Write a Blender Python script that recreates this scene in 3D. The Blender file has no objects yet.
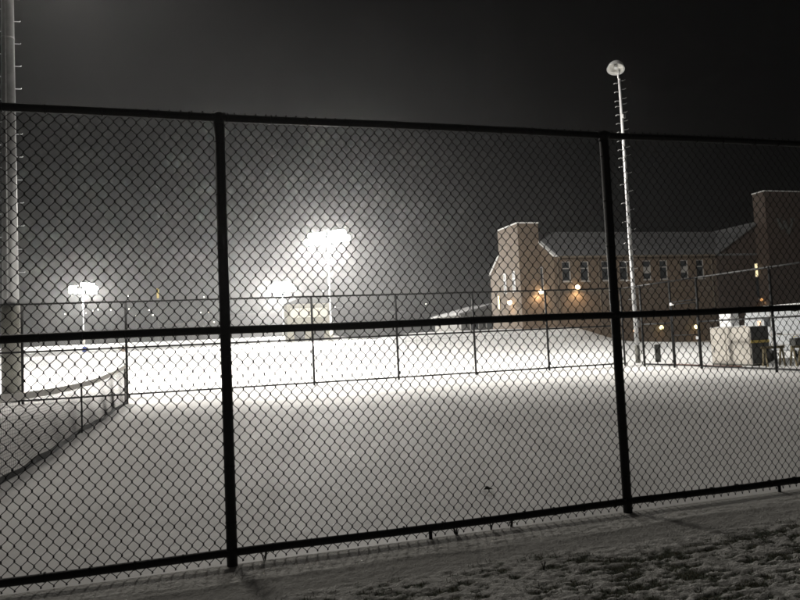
import bpy, bmesh, math, random
import numpy as np
from mathutils import Vector, Matrix, noise

random.seed(7)
S = bpy.context.scene
COL = S.collection
R = math.radians

# ---------------------------------------------------------------- camera
F_PX, YAW, PITCH, ROLL, CAM_Z = 657.76, 0.27736, 0.05857, 0.04584, 1.4757
fw = Vector((math.sin(YAW)*math.cos(PITCH), math.cos(YAW)*math.cos(PITCH), math.sin(PITCH)))
r0 = Vector((math.cos(YAW), -math.sin(YAW), 0)); u0 = r0.cross(fw)
rt = r0*math.cos(ROLL) - u0*math.sin(ROLL); up = u0*math.cos(ROLL) + r0*math.sin(ROLL)
cam_d = bpy.data.cameras.new('camera'); cam = bpy.data.objects.new('camera', cam_d); COL.objects.link(cam)
cam_d.sensor_width = 36; cam_d.lens = F_PX/800*36; cam_d.clip_start = .05; cam_d.clip_end = 3000
m3 = Matrix((rt, up, -fw)).transposed()
cam.matrix_world = Matrix.Translation((0, 0, CAM_Z)) @ m3.to_4x4()
S.camera = cam

# ---------------------------------------------------------------- materials
def new_mat(name):
    m = bpy.data.materials.new(name); m.use_nodes = True
    nt = m.node_tree; b = nt.nodes['Principled BSDF']
    return m, nt, b
def mat(name, col, rough=.6, metal=0., vary=.15, scale=6., bump=0., bscale=40., spec=.5):
    m, nt, b = new_mat(name)
    b.inputs['Roughness'].default_value = rough; b.inputs['Metallic'].default_value = metal
    b.inputs['Specular IOR Level'].default_value = spec
    tc = nt.nodes.new('ShaderNodeTexCoord')
    n = nt.nodes.new('ShaderNodeTexNoise'); n.inputs['Scale'].default_value = scale; n.inputs['Detail'].default_value = 6
    nt.links.new(tc.outputs['Object'], n.inputs['Vector'])
    r = nt.nodes.new('ShaderNodeValToRGB')
    r.color_ramp.elements[0].position = .3; r.color_ramp.elements[1].position = .7
    r.color_ramp.elements[0].color = tuple(c*(1-vary) for c in col)+(1,)
    r.color_ramp.elements[1].color = tuple(min(1, c*(1+vary)) for c in col)+(1,)
    nt.links.new(n.outputs['Fac'], r.inputs['Fac']); nt.links.new(r.outputs['Color'], b.inputs['Base Color'])
    if bump:
        n2 = nt.nodes.new('ShaderNodeTexNoise'); n2.inputs['Scale'].default_value = bscale; n2.inputs['Detail'].default_value = 5
        nt.links.new(tc.outputs['Object'], n2.inputs['Vector'])
        bp = nt.nodes.new('ShaderNodeBump'); bp.inputs['Strength'].default_value = bump; bp.inputs['Distance'].default_value = .02
        nt.links.new(n2.outputs['Fac'], bp.inputs['Height']); nt.links.new(bp.outputs['Normal'], b.inputs['Normal'])
    return m
def emit(name, col, strength):
    m, nt, b = new_mat(name)
    b.inputs['Base Color'].default_value = (.5, .5, .5, 1)
    b.inputs['Emission Color'].default_value = tuple(col)+(1,); b.inputs['Emission Strength'].default_value = strength
    m.cycles.emission_sampling = 'NONE'
    return m

M = {}
M['vinyl'] = mat('black vinyl', (.007, .007, .007), .6, vary=.3, scale=20, spec=.25)
M['galv'] = mat('galvanised steel', (.52, .53, .54), .42, .55, vary=.12, scale=3, bump=.05)
M['concrete'] = mat('precast concrete', (.14, .137, .12), .85, vary=.15, scale=4, bump=.3)
M['aluminium'] = mat('spun aluminium', (.78, .78, .77), .3, .8, vary=.06)
M['reflector'] = mat('reflector bowl', (.85, .84, .8), .35, .3, vary=.05)
M['lampbody'] = mat('lamp housing', (.30, .30, .30), .5, .5)
M['netcord'] = mat('black net cord', (.03, .03, .03), .8)
M['tape'] = mat('canvas headband', (.62, .60, .55), .8, vary=.15, scale=8)
M['nethem'] = mat('dark hem', (.010, .010, .010), .85, spec=.2)
M['netpost'] = mat('dark green post', (.008, .010, .009), .6)
M['frame'] = mat('window frame paint', (.36, .35, .33), .5)
M['trim'] = mat('brick coloured trim', (.16, .13, .095), .8)
M['mastgrey'] = mat('weathered mast steel', (.20, .20, .20), .5, .3, vary=.15, scale=3)
M['palesteel'] = mat('pale pole steel', (.50, .50, .50), .5, .2, vary=.12, scale=5)
M['annexroof'] = mat('dim roof', (.10, .10, .10), .9)
M['glass'] = mat('dark window glass', (.03, .034, .038), .3, vary=.3, scale=.6, spec=.2)
M['coping'] = mat('snow capped coping', (.78, .78, .77), .8, vary=.1)
M['snowcap'] = mat('settled snow', (.82, .82, .81), .8, vary=.04, bump=.3, bscale=12)
M['vanpaint'] = mat('white van paint', (.40, .415, .43), .3, vary=.05, scale=2)
M['rubber'] = mat('tyre rubber', (.02, .02, .02), .85)
M['tan'] = mat('tan cabinet paint', (.46, .43, .385), .55, vary=.1, scale=3)
M['tanshade'] = mat('shaded end painted dark', (.045, .045, .043), .6, vary=.3)
M['seam'] = mat('door seam', (.22, .19, .15), .7)
M['yellow'] = mat('yellow strip', (.62, .47, .10), .5, vary=.15)
M['wood'] = mat('weathered timber', (.17, .14, .08), .8, vary=.3, scale=12)
M['white'] = mat('white painted metal', (.80, .80, .80), .45)
M['bin'] = mat('dark plastic', (.06, .06, .055), .6)
M['blue'] = mat('blue plastic', (.03, .09, .55), .5)
M['bark'] = mat('bare twigs', (.14, .10, .07), .9)
M['weed'] = mat('dead weed', (.03, .028, .018), .9, vary=.4)
M['grass'] = mat('winter grass', (.13, .12, .085), .95, vary=.5, scale=9, spec=0)
M['rust'] = mat('rusty metal', (.16, .07, .045), .8, vary=.3)
M['paleplaster'] = mat('pale render', (.045, .043, .038), .8)
M['lamp_white'] = emit('lit flood lens', (1, .97, .9), 220)
M['lamp_warm'] = emit('lit warm lens', (1, .74, .44), 30)
M['lamp_small'] = emit('lit street lens', (1, .92, .78), 9)
M['win_lit'] = emit('lit window', (1, .82, .45), 1.5)
M['win_glow'] = emit('dim lit window', (1, .84, .45), .42)
M['pavwall'] = mat('pavilion wall', (.36, .34, .27), .8)
M['win_lit2'] = emit('lit low window', (1, .88, .55), 3.0)
M['amber'] = emit('amber lens', (1, .45, .10), 1.3)
M['yellow_lit'] = emit('lit yellow wall lamp', (1, .85, .4), 6)

def snow_material(name, tint=(.80, .80, .79), bumps=((9, .35, .02), (90, .25, .004))):
    m, nt, b = new_mat(name)
    b.inputs['Roughness'].default_value = .75; b.inputs['Specular IOR Level'].default_value = .2
    tc = nt.nodes.new('ShaderNodeTexCoord')
    n = nt.nodes.new('ShaderNodeTexNoise'); n.inputs['Scale'].default_value = .35; n.inputs['Detail'].default_value = 7
    nt.links.new(tc.outputs['Object'], n.inputs['Vector'])
    r = nt.nodes.new('ShaderNodeValToRGB')
    r.color_ramp.elements[0].position = .25; r.color_ramp.elements[1].position = .75
    r.color_ramp.elements[0].color = tuple(c*.84 for c in tint)+(1,); r.color_ramp.elements[1].color = tuple(c*1.05 for c in tint)+(1,)
    nt.links.new(n.outputs['Fac'], r.inputs['Fac']); nt.links.new(r.outputs['Color'], b.inputs['Base Color'])
    prev = None
    for sc, st, di in bumps:
        k = nt.nodes.new('ShaderNodeTexNoise'); k.inputs['Scale'].default_value = sc; k.inputs['Detail'].default_value = 5
        nt.links.new(tc.outputs['Object'], k.inputs['Vector'])
        bp = nt.nodes.new('ShaderNodeBump'); bp.inputs['Strength'].default_value = st; bp.inputs['Distance'].default_value = di
        nt.links.new(k.outputs['Fac'], bp.inputs['Height'])
        if prev: nt.links.new(prev.outputs['Normal'], bp.inputs['Normal'])
        prev = bp
    nt.links.new(prev.outputs['Normal'], b.inputs['Normal'])
    return m
M['snow'] = snow_material('field snow')
M['courtsnow'] = snow_material('court snow', (.80, .79, .775), ((2.2, .3, .03), (14, .25, .012), (120, .3, .004)))

# verge: snow with trampled turf showing through
def verge_material():
    m, nt, b = new_mat('snowy turf')
    b.inputs['Roughness'].default_value = .95; b.inputs['Specular IOR Level'].default_value = 0
    at = nt.nodes.new('ShaderNodeAttribute'); at.attribute_name = 'turf'
    tc = nt.nodes.new('ShaderNodeTexCoord')
    n = nt.nodes.new('ShaderNodeTexNoise'); n.inputs['Scale'].default_value = 55; n.inputs['Detail'].default_value = 6
    nt.links.new(tc.outputs['Object'], n.inputs['Vector'])
    a = nt.nodes.new('ShaderNodeMath'); a.operation = 'MULTIPLY_ADD'; a.inputs[1].default_value = .9; a.inputs[2].default_value = -.45
    nt.links.new(n.outputs['Fac'], a.inputs[0])
    s = nt.nodes.new('ShaderNodeMath'); s.operation = 'ADD'
    nt.links.new(at.outputs['Fac'], s.inputs[0]); nt.links.new(a.outputs[0], s.inputs[1])
    r = nt.nodes.new('ShaderNodeValToRGB')
    r.color_ramp.elements[0].position = .25; r.color_ramp.elements[1].position = .85
    r.color_ramp.elements[0].color = (.58, .57, .545, 1); r.color_ramp.elements[1].color = (.16, .178, .145, 1)
    nt.links.new(s.outputs[0], r.inputs['Fac']); nt.links.new(r.outputs['Color'], b.inputs['Base Color'])
    k = nt.nodes.new('ShaderNodeTexNoise'); k.inputs['Scale'].default_value = 70; k.inputs['Detail'].default_value = 7
    nt.links.new(tc.outputs['Object'], k.inputs['Vector'])
    bp = nt.nodes.new('ShaderNodeBump'); bp.inputs['Strength'].default_value = .7; bp.inputs['Distance'].default_value = .02
    nt.links.new(k.outputs['Fac'], bp.inputs['Height']); nt.links.new(bp.outputs['Normal'], b.inputs['Normal'])
    return m
M['verge'] = verge_material()

def brick_material(name, c1, c2, mortar):
    m, nt, b = new_mat(name)
    b.inputs['Roughness'].default_value = .85
    tc = nt.nodes.new('ShaderNodeTexCoord'); sp = nt.nodes.new('ShaderNodeSeparateXYZ'); nt.links.new(tc.outputs['Object'], sp.inputs[0])
    ad = nt.nodes.new('ShaderNodeMath'); nt.links.new(sp.outputs['X'], ad.inputs[0]); nt.links.new(sp.outputs['Y'], ad.inputs[1])
    cb = nt.nodes.new('ShaderNodeCombineXYZ'); nt.links.new(ad.outputs[0], cb.inputs['X']); nt.links.new(sp.outputs['Z'], cb.inputs['Y'])
    br = nt.nodes.new('ShaderNodeTexBrick'); br.inputs['Scale'].default_value = 1.0
    br.inputs['Brick Width'].default_value = .3; br.inputs['Row Height'].default_value = .1; br.inputs['Mortar Size'].default_value = .012
    br.inputs['Color1'].default_value = c1+(1,); br.inputs['Color2'].default_value = c2+(1,); br.inputs['Mortar'].default_value = mortar+(1,)
    nt.links.new(cb.outputs[0], br.inputs['Vector'])
    n = nt.nodes.new('ShaderNodeTexNoise'); n.inputs['Scale'].default_value = .5; n.inputs['Detail'].default_value = 8
    nt.links.new(tc.outputs['Object'], n.inputs['Vector'])
    mr = nt.nodes.new('ShaderNodeMapRange'); mr.inputs['To Min'].default_value = .7; mr.inputs['To Max'].default_value = 1.25
    nt.links.new(n.outputs['Fac'], mr.inputs['Value'])
    mx = nt.nodes.new('ShaderNodeMix'); mx.data_type = 'RGBA'; mx.blend_type = 'MULTIPLY'; mx.inputs[0].default_value = 1
    nt.links.new(br.outputs['Color'], mx.inputs[6]); nt.links.new(mr.outputs[0], mx.inputs[7])
    nt.links.new(mx.outputs[2], b.inputs['Base Color'])
    return m
M['brick'] = brick_material('red brown brick', (.140, .097, .060), (.110, .071, .044), (.155, .135, .11))
M['brickshade'] = brick_material('brick in shade tone', (.07, .046, .032), (.055, .034, .024), (.085, .07, .06))  # same brick darkened: shade on the right wing put into the colour

def roof_material():
    m, nt, b = new_mat('snow dusted shingles')
    b.inputs['Roughness'].default_value = .9
    tc = nt.nodes.new('ShaderNodeTexCoord')
    n = nt.nodes.new('ShaderNodeTexNoise'); n.inputs['Scale'].default_value = .9; n.inputs['Detail'].default_value = 9; n.inputs['Roughness'].default_value = .7
    nt.links.new(tc.outputs['Object'], n.inputs['Vector'])
    r = nt.nodes.new('ShaderNodeValToRGB')
    r.color_ramp.elements[0].position = .35; r.color_ramp.elements[1].position = .65
    r.color_ramp.elements[0].color = (.10, .10, .10, 1); r.color_ramp.elements[1].color = (.17, .175, .18, 1)
    nt.links.new(n.outputs['Fac'], r.inputs['Fac']); nt.links.new(r.outputs['Color'], b.inputs['Base Color'])
    return m
M['roof'] = roof_material()

# ---------------------------------------------------------------- mesh helpers
class MB:
    def __init__(s): s.v = []; s.f = []; s.sm = []
    def add(s, vs, fs, smooth=False):
        o = len(s.v); s.v += [tuple(v) for v in vs]; s.f += [tuple(i+o for i in f) for f in fs]; s.sm += [smooth]*len(fs); return s
    def box(s, a, b):
        (x0, y0, z0), (x1, y1, z1) = a, b
        return s.add([(x0,y0,z0),(x1,y0,z0),(x1,y1,z0),(x0,y1,z0),(x0,y0,z1),(x1,y0,z1),(x1,y1,z1),(x0,y1,z1)],
                     [(0,3,2,1),(4,5,6,7),(0,1,5,4),(1,2,6,5),(2,3,7,6),(3,0,4,7)])
    def tube(s, pts, rad, n=10, caps=True):
        pts = [Vector(p) for p in pts]; rr = rad if isinstance(rad, (list, tuple)) else [rad]*len(pts)
        rings = []; prev = None
        for i, p in enumerate(pts):
            t = (pts[min(i+1, len(pts)-1)] - pts[max(i-1, 0)]).normalized()
            a = prev if prev is not None else (Vector((0,0,1)) if abs(t.z) < .9 else Vector((1,0,0)))
            a = (a - t*a.dot(t)).normalized(); prev = a; c = t.cross(a)
            rings.append([p + (a*math.cos(2*math.pi*k/n) + c*math.sin(2*math.pi*k/n))*rr[i] for k in range(n)])
        vs = [v for r_ in rings for v in r_]; fs = []
        for i in range(len(pts)-1):
            for k in range(n):
                fs.append((i*n+k, i*n+(k+1) % n, (i+1)*n+(k+1) % n, (i+1)*n+k))
        s.add(vs, fs, n > 5)
        if caps:
            o = len(s.v)-len(vs)
            s.f.append(tuple(o+k for k in reversed(range(n)))); s.f.append(tuple(o+(len(pts)-1)*n+k for k in range(n))); s.sm += [False, False]
        return s
    def bar(s, p, q, w, h=None):      # rectangular bar
        p = Vector(p); q = Vector(q); t = (q-p).normalized(); h = h or w
        a = Vector((0,0,1)) if abs(t.z) < .9 else Vector((1,0,0)); a = (a-t*a.dot(t)).normalized(); c = t.cross(a)
        vs = [e + a*sa*h/2 + c*sc*w/2 for e in (p, q) for sa, sc in ((-1,-1),(1,-1),(1,1),(-1,1))]
        return s.add(vs, [(0,1,2,3),(7,6,5,4),(0,4,5,1),(1,5,6,2),(2,6,7,3),(3,7,4,0)])
    def prism(s, poly, axis, a, b):   # polygon in the plane across axis, extruded from a to b
        def P(u, v, w): return {'x': (w, u, v), 'y': (u, w, v), 'z': (u, v, w)}[axis]
        n = len(poly)
        vs = [P(u, v, a) for u, v in poly] + [P(u, v, b) for u, v in poly]
        fs = [tuple(range(n)), tuple(reversed(range(n, 2*n)))] + [(i, i+n, (i+1) % n+n, (i+1) % n) for i in range(n)]
        return s.add(vs, fs)
    def build(s, name, m, parent=None, bevel=0, loc=None):
        me = bpy.data.meshes.new(name); me.from_pydata(s.v, [], s.f); me.validate()
        me.polygons.foreach_set('use_smooth', (s.sm+[False]*len(me.polygons))[:len(me.polygons)])
        bm = bmesh.new(); bm.from_mesh(me); bmesh.ops.recalc_face_normals(bm, faces=bm.faces); bm.to_mesh(me); bm.free()
        me.materials.append(m)
        o = bpy.data.objects.new(name, me); COL.objects.link(o)
        if parent: o.parent = parent
        if loc: o.location = loc
        if bevel:
            b = o.modifiers.new('bevel', 'BEVEL'); b.width = bevel; b.segments = 2; b.limit_method = 'ANGLE'
        return o

def tag(o, label=None, cat=None, group=None, kind=None):
    if label: o['label'] = label
    if cat: o['category'] = cat
    if group: o['group'] = group
    if kind: o['kind'] = kind
    return o
def thing(name, label, cat, loc=(0,0,0), rz=0, group=None):
    o = bpy.data.objects.new(name, None); COL.objects.link(o); o.location = loc; o.rotation_euler.z = rz
    o.empty_display_size = .2
    return tag(o, label, cat, group)
def link_mesh(name, me, parent, loc=(0,0,0), rz=0):
    o = bpy.data.objects.new(name, me); COL.objects.link(o); o.parent = parent; o.location = loc; o.rotation_euler.z = rz
    return o
def copy_tree(o, parent=None):
    c = o.copy(); COL.objects.link(c); c.parent = parent
    for ch in list(o.children): copy_tree(ch, c)
    return c

# ---------------------------------------------------------------- terrain
def sst(a, b, x):
    t = np.clip((x-a)/(b-a), 0, 1); return t*t*(3-2*t)
BANK = [(13, 80), (20, 71), (28.5, 60.5), (33, 57.5)]
def terrain(X, Y):
    X = np.asarray(X, float); Y = np.asarray(Y, float)
    h = .35*sst(30, 56, Y)*(1-sst(33, 43, X)) - .3*sst(34, 46, X)*sst(30, 55, Y)
    h = h + .017*np.maximum(0, Y-60)*(1-sst(30, 60, X)) + 1.0*np.exp(-((Y-205)/10)**2)
    d = np.full(X.shape, 1e9)
    for (x0, y0), (x1, y1) in zip(BANK, BANK[1:]):
        t = np.clip(((X-x0)*(x1-x0)+(Y-y0)*(y1-y0))/((x1-x0)**2+(y1-y0)**2), 0, 1)
        d = np.minimum(d, np.hypot(X-x0-t*(x1-x0), Y-y0-t*(y1-y0)))
    h = h + 1.55*np.exp(-(d/3.6)**2)*sst(12, 22, X)
    h = h + .05*np.sin(X*.31+1)*np.sin(Y*.23)*sst(26, 40, Y)
    return h
def tz(x, y): return float(terrain(np.array([x]), np.array([y]))[0])

def grid_mesh(name, xs, ys, hf, m, kind='structure', attr=None):
    X, Y = np.meshgrid(xs, ys); Z = hf(X, Y)
    nx, ny = len(xs), len(ys)
    co = np.stack([X, Y, Z], -1).reshape(-1, 3)
    i = np.arange((ny-1)*(nx-1)); a = (i//(nx-1))*nx + i % (nx-1)
    fs = np.stack([a, a+1, a+nx+1, a+nx], -1)
    me = bpy.data.meshes.new(name)
    me.vertices.add(len(co)); me.vertices.foreach_set('co', co.ravel())
    me.loops.add(fs.size); me.loops.foreach_set('vertex_index', fs.ravel().astype(np.int32))
    me.polygons.add(len(fs)); me.polygons.foreach_set('loop_start', np.arange(len(fs), dtype=np.int32)*4)
    me.polygons.foreach_set('use_smooth', np.ones(len(fs), bool))
    me.update(); me.validate(); me.materials.append(m)
    if attr:
        at = me.attributes.new(attr[0], 'FLOAT', 'POINT'); at.data.foreach_set('value', attr[1](X, Y).ravel().astype(np.float32))
    o = bpy.data.objects.new(name, me); COL.objects.link(o); tag(o, kind=kind)
    return o

# one sheet to the horizon, finer where it is close
xs = np.unique(np.concatenate([np.linspace(-700, -100, 13), np.linspace(-100, -20, 41), np.linspace(-20, 60, 161), np.linspace(60, 120, 31), np.linspace(120, 700, 13)]))
ys = np.unique(np.concatenate([np.linspace(-60, 24, 22), np.linspace(24, 100, 153), np.linspace(100, 260, 81), np.linspace(260, 1200, 20)]))
grid_mesh('snowy_ground', xs, ys, lambda X, Y: terrain(X, Y) - .05*(Y < 24.5)*(X < 16.5), M['snow'])

# numpy value noise
_rng = np.random.RandomState(3); _T = _rng.rand(256, 256)
def vnoise(X, Y, f):
    x = X*f; y = Y*f; xi = np.floor(x).astype(int); yi = np.floor(y).astype(int); fx = x-xi; fy = y-yi
    fx = fx*fx*(3-2*fx); fy = fy*fy*(3-2*fy)
    g = lambda i, j: _T[i % 256, j % 256]
    return (g(xi, yi)*(1-fx)+g(xi+1, yi)*fx)*(1-fy) + (g(xi, yi+1)*(1-fx)+g(xi+1, yi+1)*fx)*fy
def fbm(X, Y, f, n=4, gain=.5):
    o = 0; a = 1; t = 0
    for k in range(n):
        o = o + a*vnoise(X+17.3*k, Y-9.1*k, f*2**k); t += a; a *= gain
    return o/t

# the tennis court under snow
cx = np.linspace(-14, 16.4, 305); cy = np.linspace(4.62, 24.4, 200)
def court_h(X, Y):
    return .004 + .018*(fbm(X, Y, .7, 4)-.5) + .011*(fbm(X, Y*2.2, 3.1, 4)-.5)
grid_mesh('tennis_court', cx, cy, court_h, M['courtsnow'])

# verge outside the near fence (trampled turf)
def turf_f(X, Y):
    n1 = fbm(X*.75, Y*2.0, 9.5, 5, .66); n2 = fbm(X*.8+9, Y*1.7, 24., 3, .6); n3 = fbm(X, Y*1.3, 1.3, 3)
    lump = .55*n1 + .33*n2 + .12*n3
    edge = 4.08 + .10*np.sin(X*1.3) + .40*(fbm(X, Y*0+3, 1.6, 4)-.5) + .04*np.maximum(0, X-2.0)
    fade = sst(0, .35, edge-Y)
    left = sst(-1.3, .6, X + 1.0*(3.7-Y))
    return (.80*sst(.475, .61, lump) + .24)*fade*(.3+.7*left)
def verge_h(X, Y):
    t = turf_f(X, Y)
    base = .004 + .012*(fbm(X, Y, 2.0, 3)-.5)*sst(0, .2, 4.66-Y) + .016*(fbm(X, Y*1.7, 15, 4, .65)-.5)*sst(0, .15, 4.55-Y)
    ridge = .010*np.exp(-((Y-4.27-.04*np.sin(X*2.1)-.05*(vnoise(X, Y*0, 1.7)-.5))/.035)**2)*(.2+1.1*vnoise(X, Y*0+2, 2.3))
    lumps = -.016*t*sst(.1, .5, 4.15-Y) + .012*sst(0, .3, 4.2-Y)*(fbm(X, Y*1.5, 26, 3, .6)-.5)
    return base+ridge+lumps+.012
vx = np.linspace(-3.6, 8.2, 740); vy = np.concatenate([np.linspace(-1.2, 1.8, 50)[:-1], np.linspace(1.8, 4.66, 230)])
grid_mesh('snowy_verge', vx, vy, verge_h, M['verge'], attr=('turf', turf_f))

# grass blades in the bare patches
def grass():
    v = []; f = []
    rng = np.random.RandomState(5)
    N = 150000
    X = rng.uniform(-1.6, 6.5, N); Y = rng.uniform(1.9, 4.25, N)
    T = turf_f(X, Y); keep = T + rng.uniform(-.35, .35, T.shape) > .62
    X, Y, T = X[keep], Y[keep], T[keep]; Z = verge_h(X, Y)
    for x, y, z in zip(X, Y, Z):
        L = random.uniform(.010, .030); a = random.uniform(0, 6.28); w = random.uniform(.0012, .0028); ln = random.uniform(.6, 2.2)*L
        dx, dy = math.cos(a), math.sin(a); bx, by = -dy*w, dx*w
        o = len(v); h_ = L*random.uniform(.25, .9)
        v += [(x-bx, y-by, z-.004), (x+bx, y+by, z-.004), (x+dx*ln*.45+bx*.7, y+dy*ln*.45+by*.7, z+h_*.8), (x+dx*ln*.45-bx*.7, y+dy*ln*.45-by*.7, z+h_*.8), (x+dx*ln, y+dy*ln, z+h_)]
        f += [(o, o+1, o+2, o+3), (o+3, o+2, o+4)]
    me = bpy.data.meshes.new('grass_tufts'); me.from_pydata(v, [], f); me.materials.append(M['grass'])
    o = bpy.data.objects.new('grass_tufts', me); COL.objects.link(o)
    tag(o, 'short winter grass poking through the thin snow in front of the fence', 'grass', kind='stuff')
grass()

# ---------------------------------------------------------------- chain link
PANEL = 3.048; PITCH = PANEL/42
def link_mesh_data(name, width, z0, z1, rad, sides=4, d=.0024, wobble=.0, seed=1, bend=.0015):
    hp = PITCH/2; nw = int(round(width/hp)); nl = int(round((z1-z0)/(hp*1.275))); hpz = (z1-z0)/nl
    ang = np.arange(sides)*2*math.pi/sides
    ring = np.stack([np.cos(ang)*rad*1.38, np.sin(ang)*rad, np.zeros(sides)], -1)
    wires = []
    j = np.arange(nl+1)
    for i in range(nw):
        right = ((i+j) % 2 == 1)
        x = i*hp + np.where(right, hp+rad*.55, -rad*.55)
        y1 = np.where(right, d, -d)                 # weave: climbing strands in front, falling ones behind
        pts = np.empty((2*(nl+1), 3))
        pts[0::2, 0] = x; pts[1::2, 0] = x
        pts[0::2, 1] = y1; pts[1::2, 1] = -y1
        z = z0 + j*hpz
        pts[0::2, 2] = z-bend; pts[1::2, 2] = z+bend
        wires.append(pts)
    W = np.array(wires)                             # nw, np, 3
    if wobble:
        wx = W[..., 0]; wz = W[..., 2]
        W[..., 0] += wobble*(np.sin(wz*2.3+seed)*np.sin(wx*math.pi/PANEL) + .35*np.sin(wz*9+wx*5+seed)*np.sin(wx*math.pi/PANEL))
        W[..., 1] += wobble*3*np.sin(wx*math.pi/PANEL)*np.sin(wz*3.1+seed*2)
        W[..., 2] += wobble*.6*np.sin(wx*4.1+seed)*np.sin(wz*math.pi/1.5)
        rng = np.random.RandomState(seed); W[..., 0] += rng.normal(0, .0005, W.shape[:2])
    V = (W[:, :, None, :] + ring[None, None]).reshape(-1, 3)
    n_p = W.shape[1]
    base = (np.arange(nw)[:, None, None]*n_p + np.arange(n_p-1)[None, :, None])*sides
    k = np.arange(sides)[None, None]; k2 = (k+1) % sides
    F = np.stack([base+k, base+k2, base+sides+k2, base+sides+k], -1).reshape(-1, 4)
    me = bpy.data.meshes.new(name)
    me.vertices.add(len(V)); me.vertices.foreach_set('co', V.ravel())
    me.loops.add(F.size); me.loops.foreach_set('vertex_index', F.ravel().astype(np.int32))
    me.polygons.add(len(F)); me.polygons.foreach_set('loop_start', np.arange(len(F), dtype=np.int32)*4)
    me.polygons.foreach_set('use_smooth', np.ones(len(F), bool))
    me.update(); me.materials.append(M['vinyl'])
    return me
Z_TOP, Z_MID, Z_BOT = 3.068, 1.586, .098

def rail(parent, name, x0, x1, z, rad, ties=True, bumps=.0, y=0):
    b = MB(); n = max(2, int((x1-x0)/.4))
    pts = [(x0+(x1-x0)*i/n, y + .003*math.sin(i*1.7), z + .004*math.sin(i*.9+z)) for i in range(n+1)]
    b.tube(pts, rad, 12)
    if ties:
        x = x0+.2
        while x < x1:
            b.tube([(x-.004, y, z), (x+.004, y, z)], rad+.0055, 10); x += .30+random.uniform(-.05, .05)
    return b.build(name, M['vinyl'], parent)

# near fence: runs along X at Y = 4.643
FY = 4.643; POSTX = [0.0748+3.048*k for k in (-2, -1, 0, 1, 2, 3)]
nf = thing('chain_link_fence', 'tall black chain link fence nearest the viewer with heavy posts and three rails', 'fence', (0, FY, 0))
pm = [link_mesh_data('fence_fabric', PANEL, .028, Z_TOP+.046, .0029, 4, .0034, .008, s, .0050) for s in (1, 2, 5)]
for k in range(5):
    link_mesh('fence_fabric', pm[k % 3], nf, (POSTX[k], .042, 0))
for x in POSTX:
    b = MB()
    b.tube([(x, 0, -.15), (x, 0, Z_TOP+.0)], .0355, 20)
    b.tube([(x-.045, 0, Z_TOP), (x+.045, 0, Z_TOP)], .030, 14)            # loop cap round the top rail
    b.tube([(x, 0, Z_TOP-.05), (x, 0, Z_TOP+.02), (x, 0, Z_TOP+.034)], [.0375, .0375, .020], 16)
    for zz in [.3+.37*i for i in range(8)]:
        b.tube([(x, 0, zz-.004), (x, 0, zz+.004)], .0385, 14)
    for zz in (Z_MID, Z_BOT):
        b.tube([(x, 0, zz-.025), (x, 0, zz+.025)], .040, 16)
    b.build('fence_post', M['vinyl'], nf)
for z in (Z_TOP, Z_MID, Z_BOT):
    rail(nf, 'fence_rail', POSTX[0], POSTX[-1], z, .027 if z != Z_BOT else .0275)
for x in (1.47, -1.62, 4.62):
    MB().tube([(x, .0, -.1), (x+.002, 0, .10)], .014, 10).build('ground_stake', M['vinyl'], nf)

# far fence at Y = 22.74 and the side fence along X = 15.6
far_me = link_mesh_data('fence_fabric', PANEL, .03, Z_TOP+.02, .0019, 3, .002)
def fence_run(root, xs, panels=True):
    for x0, x1 in zip(xs, xs[1:]):
        o = link_mesh('fence_fabric', far_me, root, (x0, .03, 0)); o.scale.x = (x1-x0)/PANEL
    for x in xs:
        b = MB(); b.tube([(x, 0, -.15), (x, 0, Z_TOP-.01)], .040, 12); b.tube([(x, 0, Z_TOP-.03), (x, 0, Z_TOP+.02), (x, 0, Z_TOP+.03)], [.045, .045, .02], 10)
        b.build('fence_post', M['vinyl'], root)
    for z in (Z_TOP, Z_MID+.005, Z_BOT):
        b = MB(); b.tube([(xs[0], 0, z), (xs[-1], 0, z)], .029, 10); b.build('fence_rail', M['vinyl'], root)
FARX = [-14.66, -11.67, -8.68, -5.70, -2.713, .28, 3.276, 6.30, 9.266, 12.27, 15.6]
ff = thing('chain_link_fence', 'thin chain link fence across the far side of the snowy tennis court', 'fence', (0, 22.74, 0)); fence_run(ff, FARX)
sf = thing('chain_link_fence', 'chain link fence down the right side of the court with a gate in it', 'fence', (15.64, 22.74, 0), -math.pi/2)
fence_run(sf, [1.18, 2.87]); fence_run(sf, [4.22, 7.27, 10.32, 13.37])
b = MB(); b.tube([(0, 0, Z_TOP), (4.22, 0, Z_TOP)], .021, 10); b.build('fence_rail', M['vinyl'], sf)
o = link_mesh('fence_fabric', far_me, sf, (0, .03, 0)); o.scale.x = 1.18/PANEL
b = MB(); b.tube([(2.87, 0, 2.33), (4.22, 0, 2.33)], .021, 10); b.build('gate_header', M['vinyl'], sf)
gate_fab = link_mesh_data('gate_fabric', PITCH*18, .1, 2.22, .0019, 3, .002)
gt = thing('gate', 'chain link walk gate in the right hand fence beside the tan cabinet', 'gate', (15.64, 22.74-2.91, 0), -math.pi/2)
b = MB()
for x in (.02, 1.25): b.tube([(x, 0, .08), (x, 0, 2.26)], .021, 10)
for z in (.1, 1.15, 2.24): b.tube([(.02, 0, z), (1.25, 0, z)], .019, 10)
b.build('gate_frame', M['vinyl'], gt)
link_mesh('gate_fabric', gate_fab, gt, (0, .02, 0))
b = MB(); b.box((-.02, -.05, 2.2), (.08, -.02, 2.3)); b.box((.12, -.05, 2.21), (.19, -.02, 2.25)); b.build('gate_hinge', M['white'], gt)
b = MB(); b.box((1.2, -.06, 1.0), (1.32, -.02, 1.1)); b.build('gate_latch', M['galv'], gt)

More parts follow.
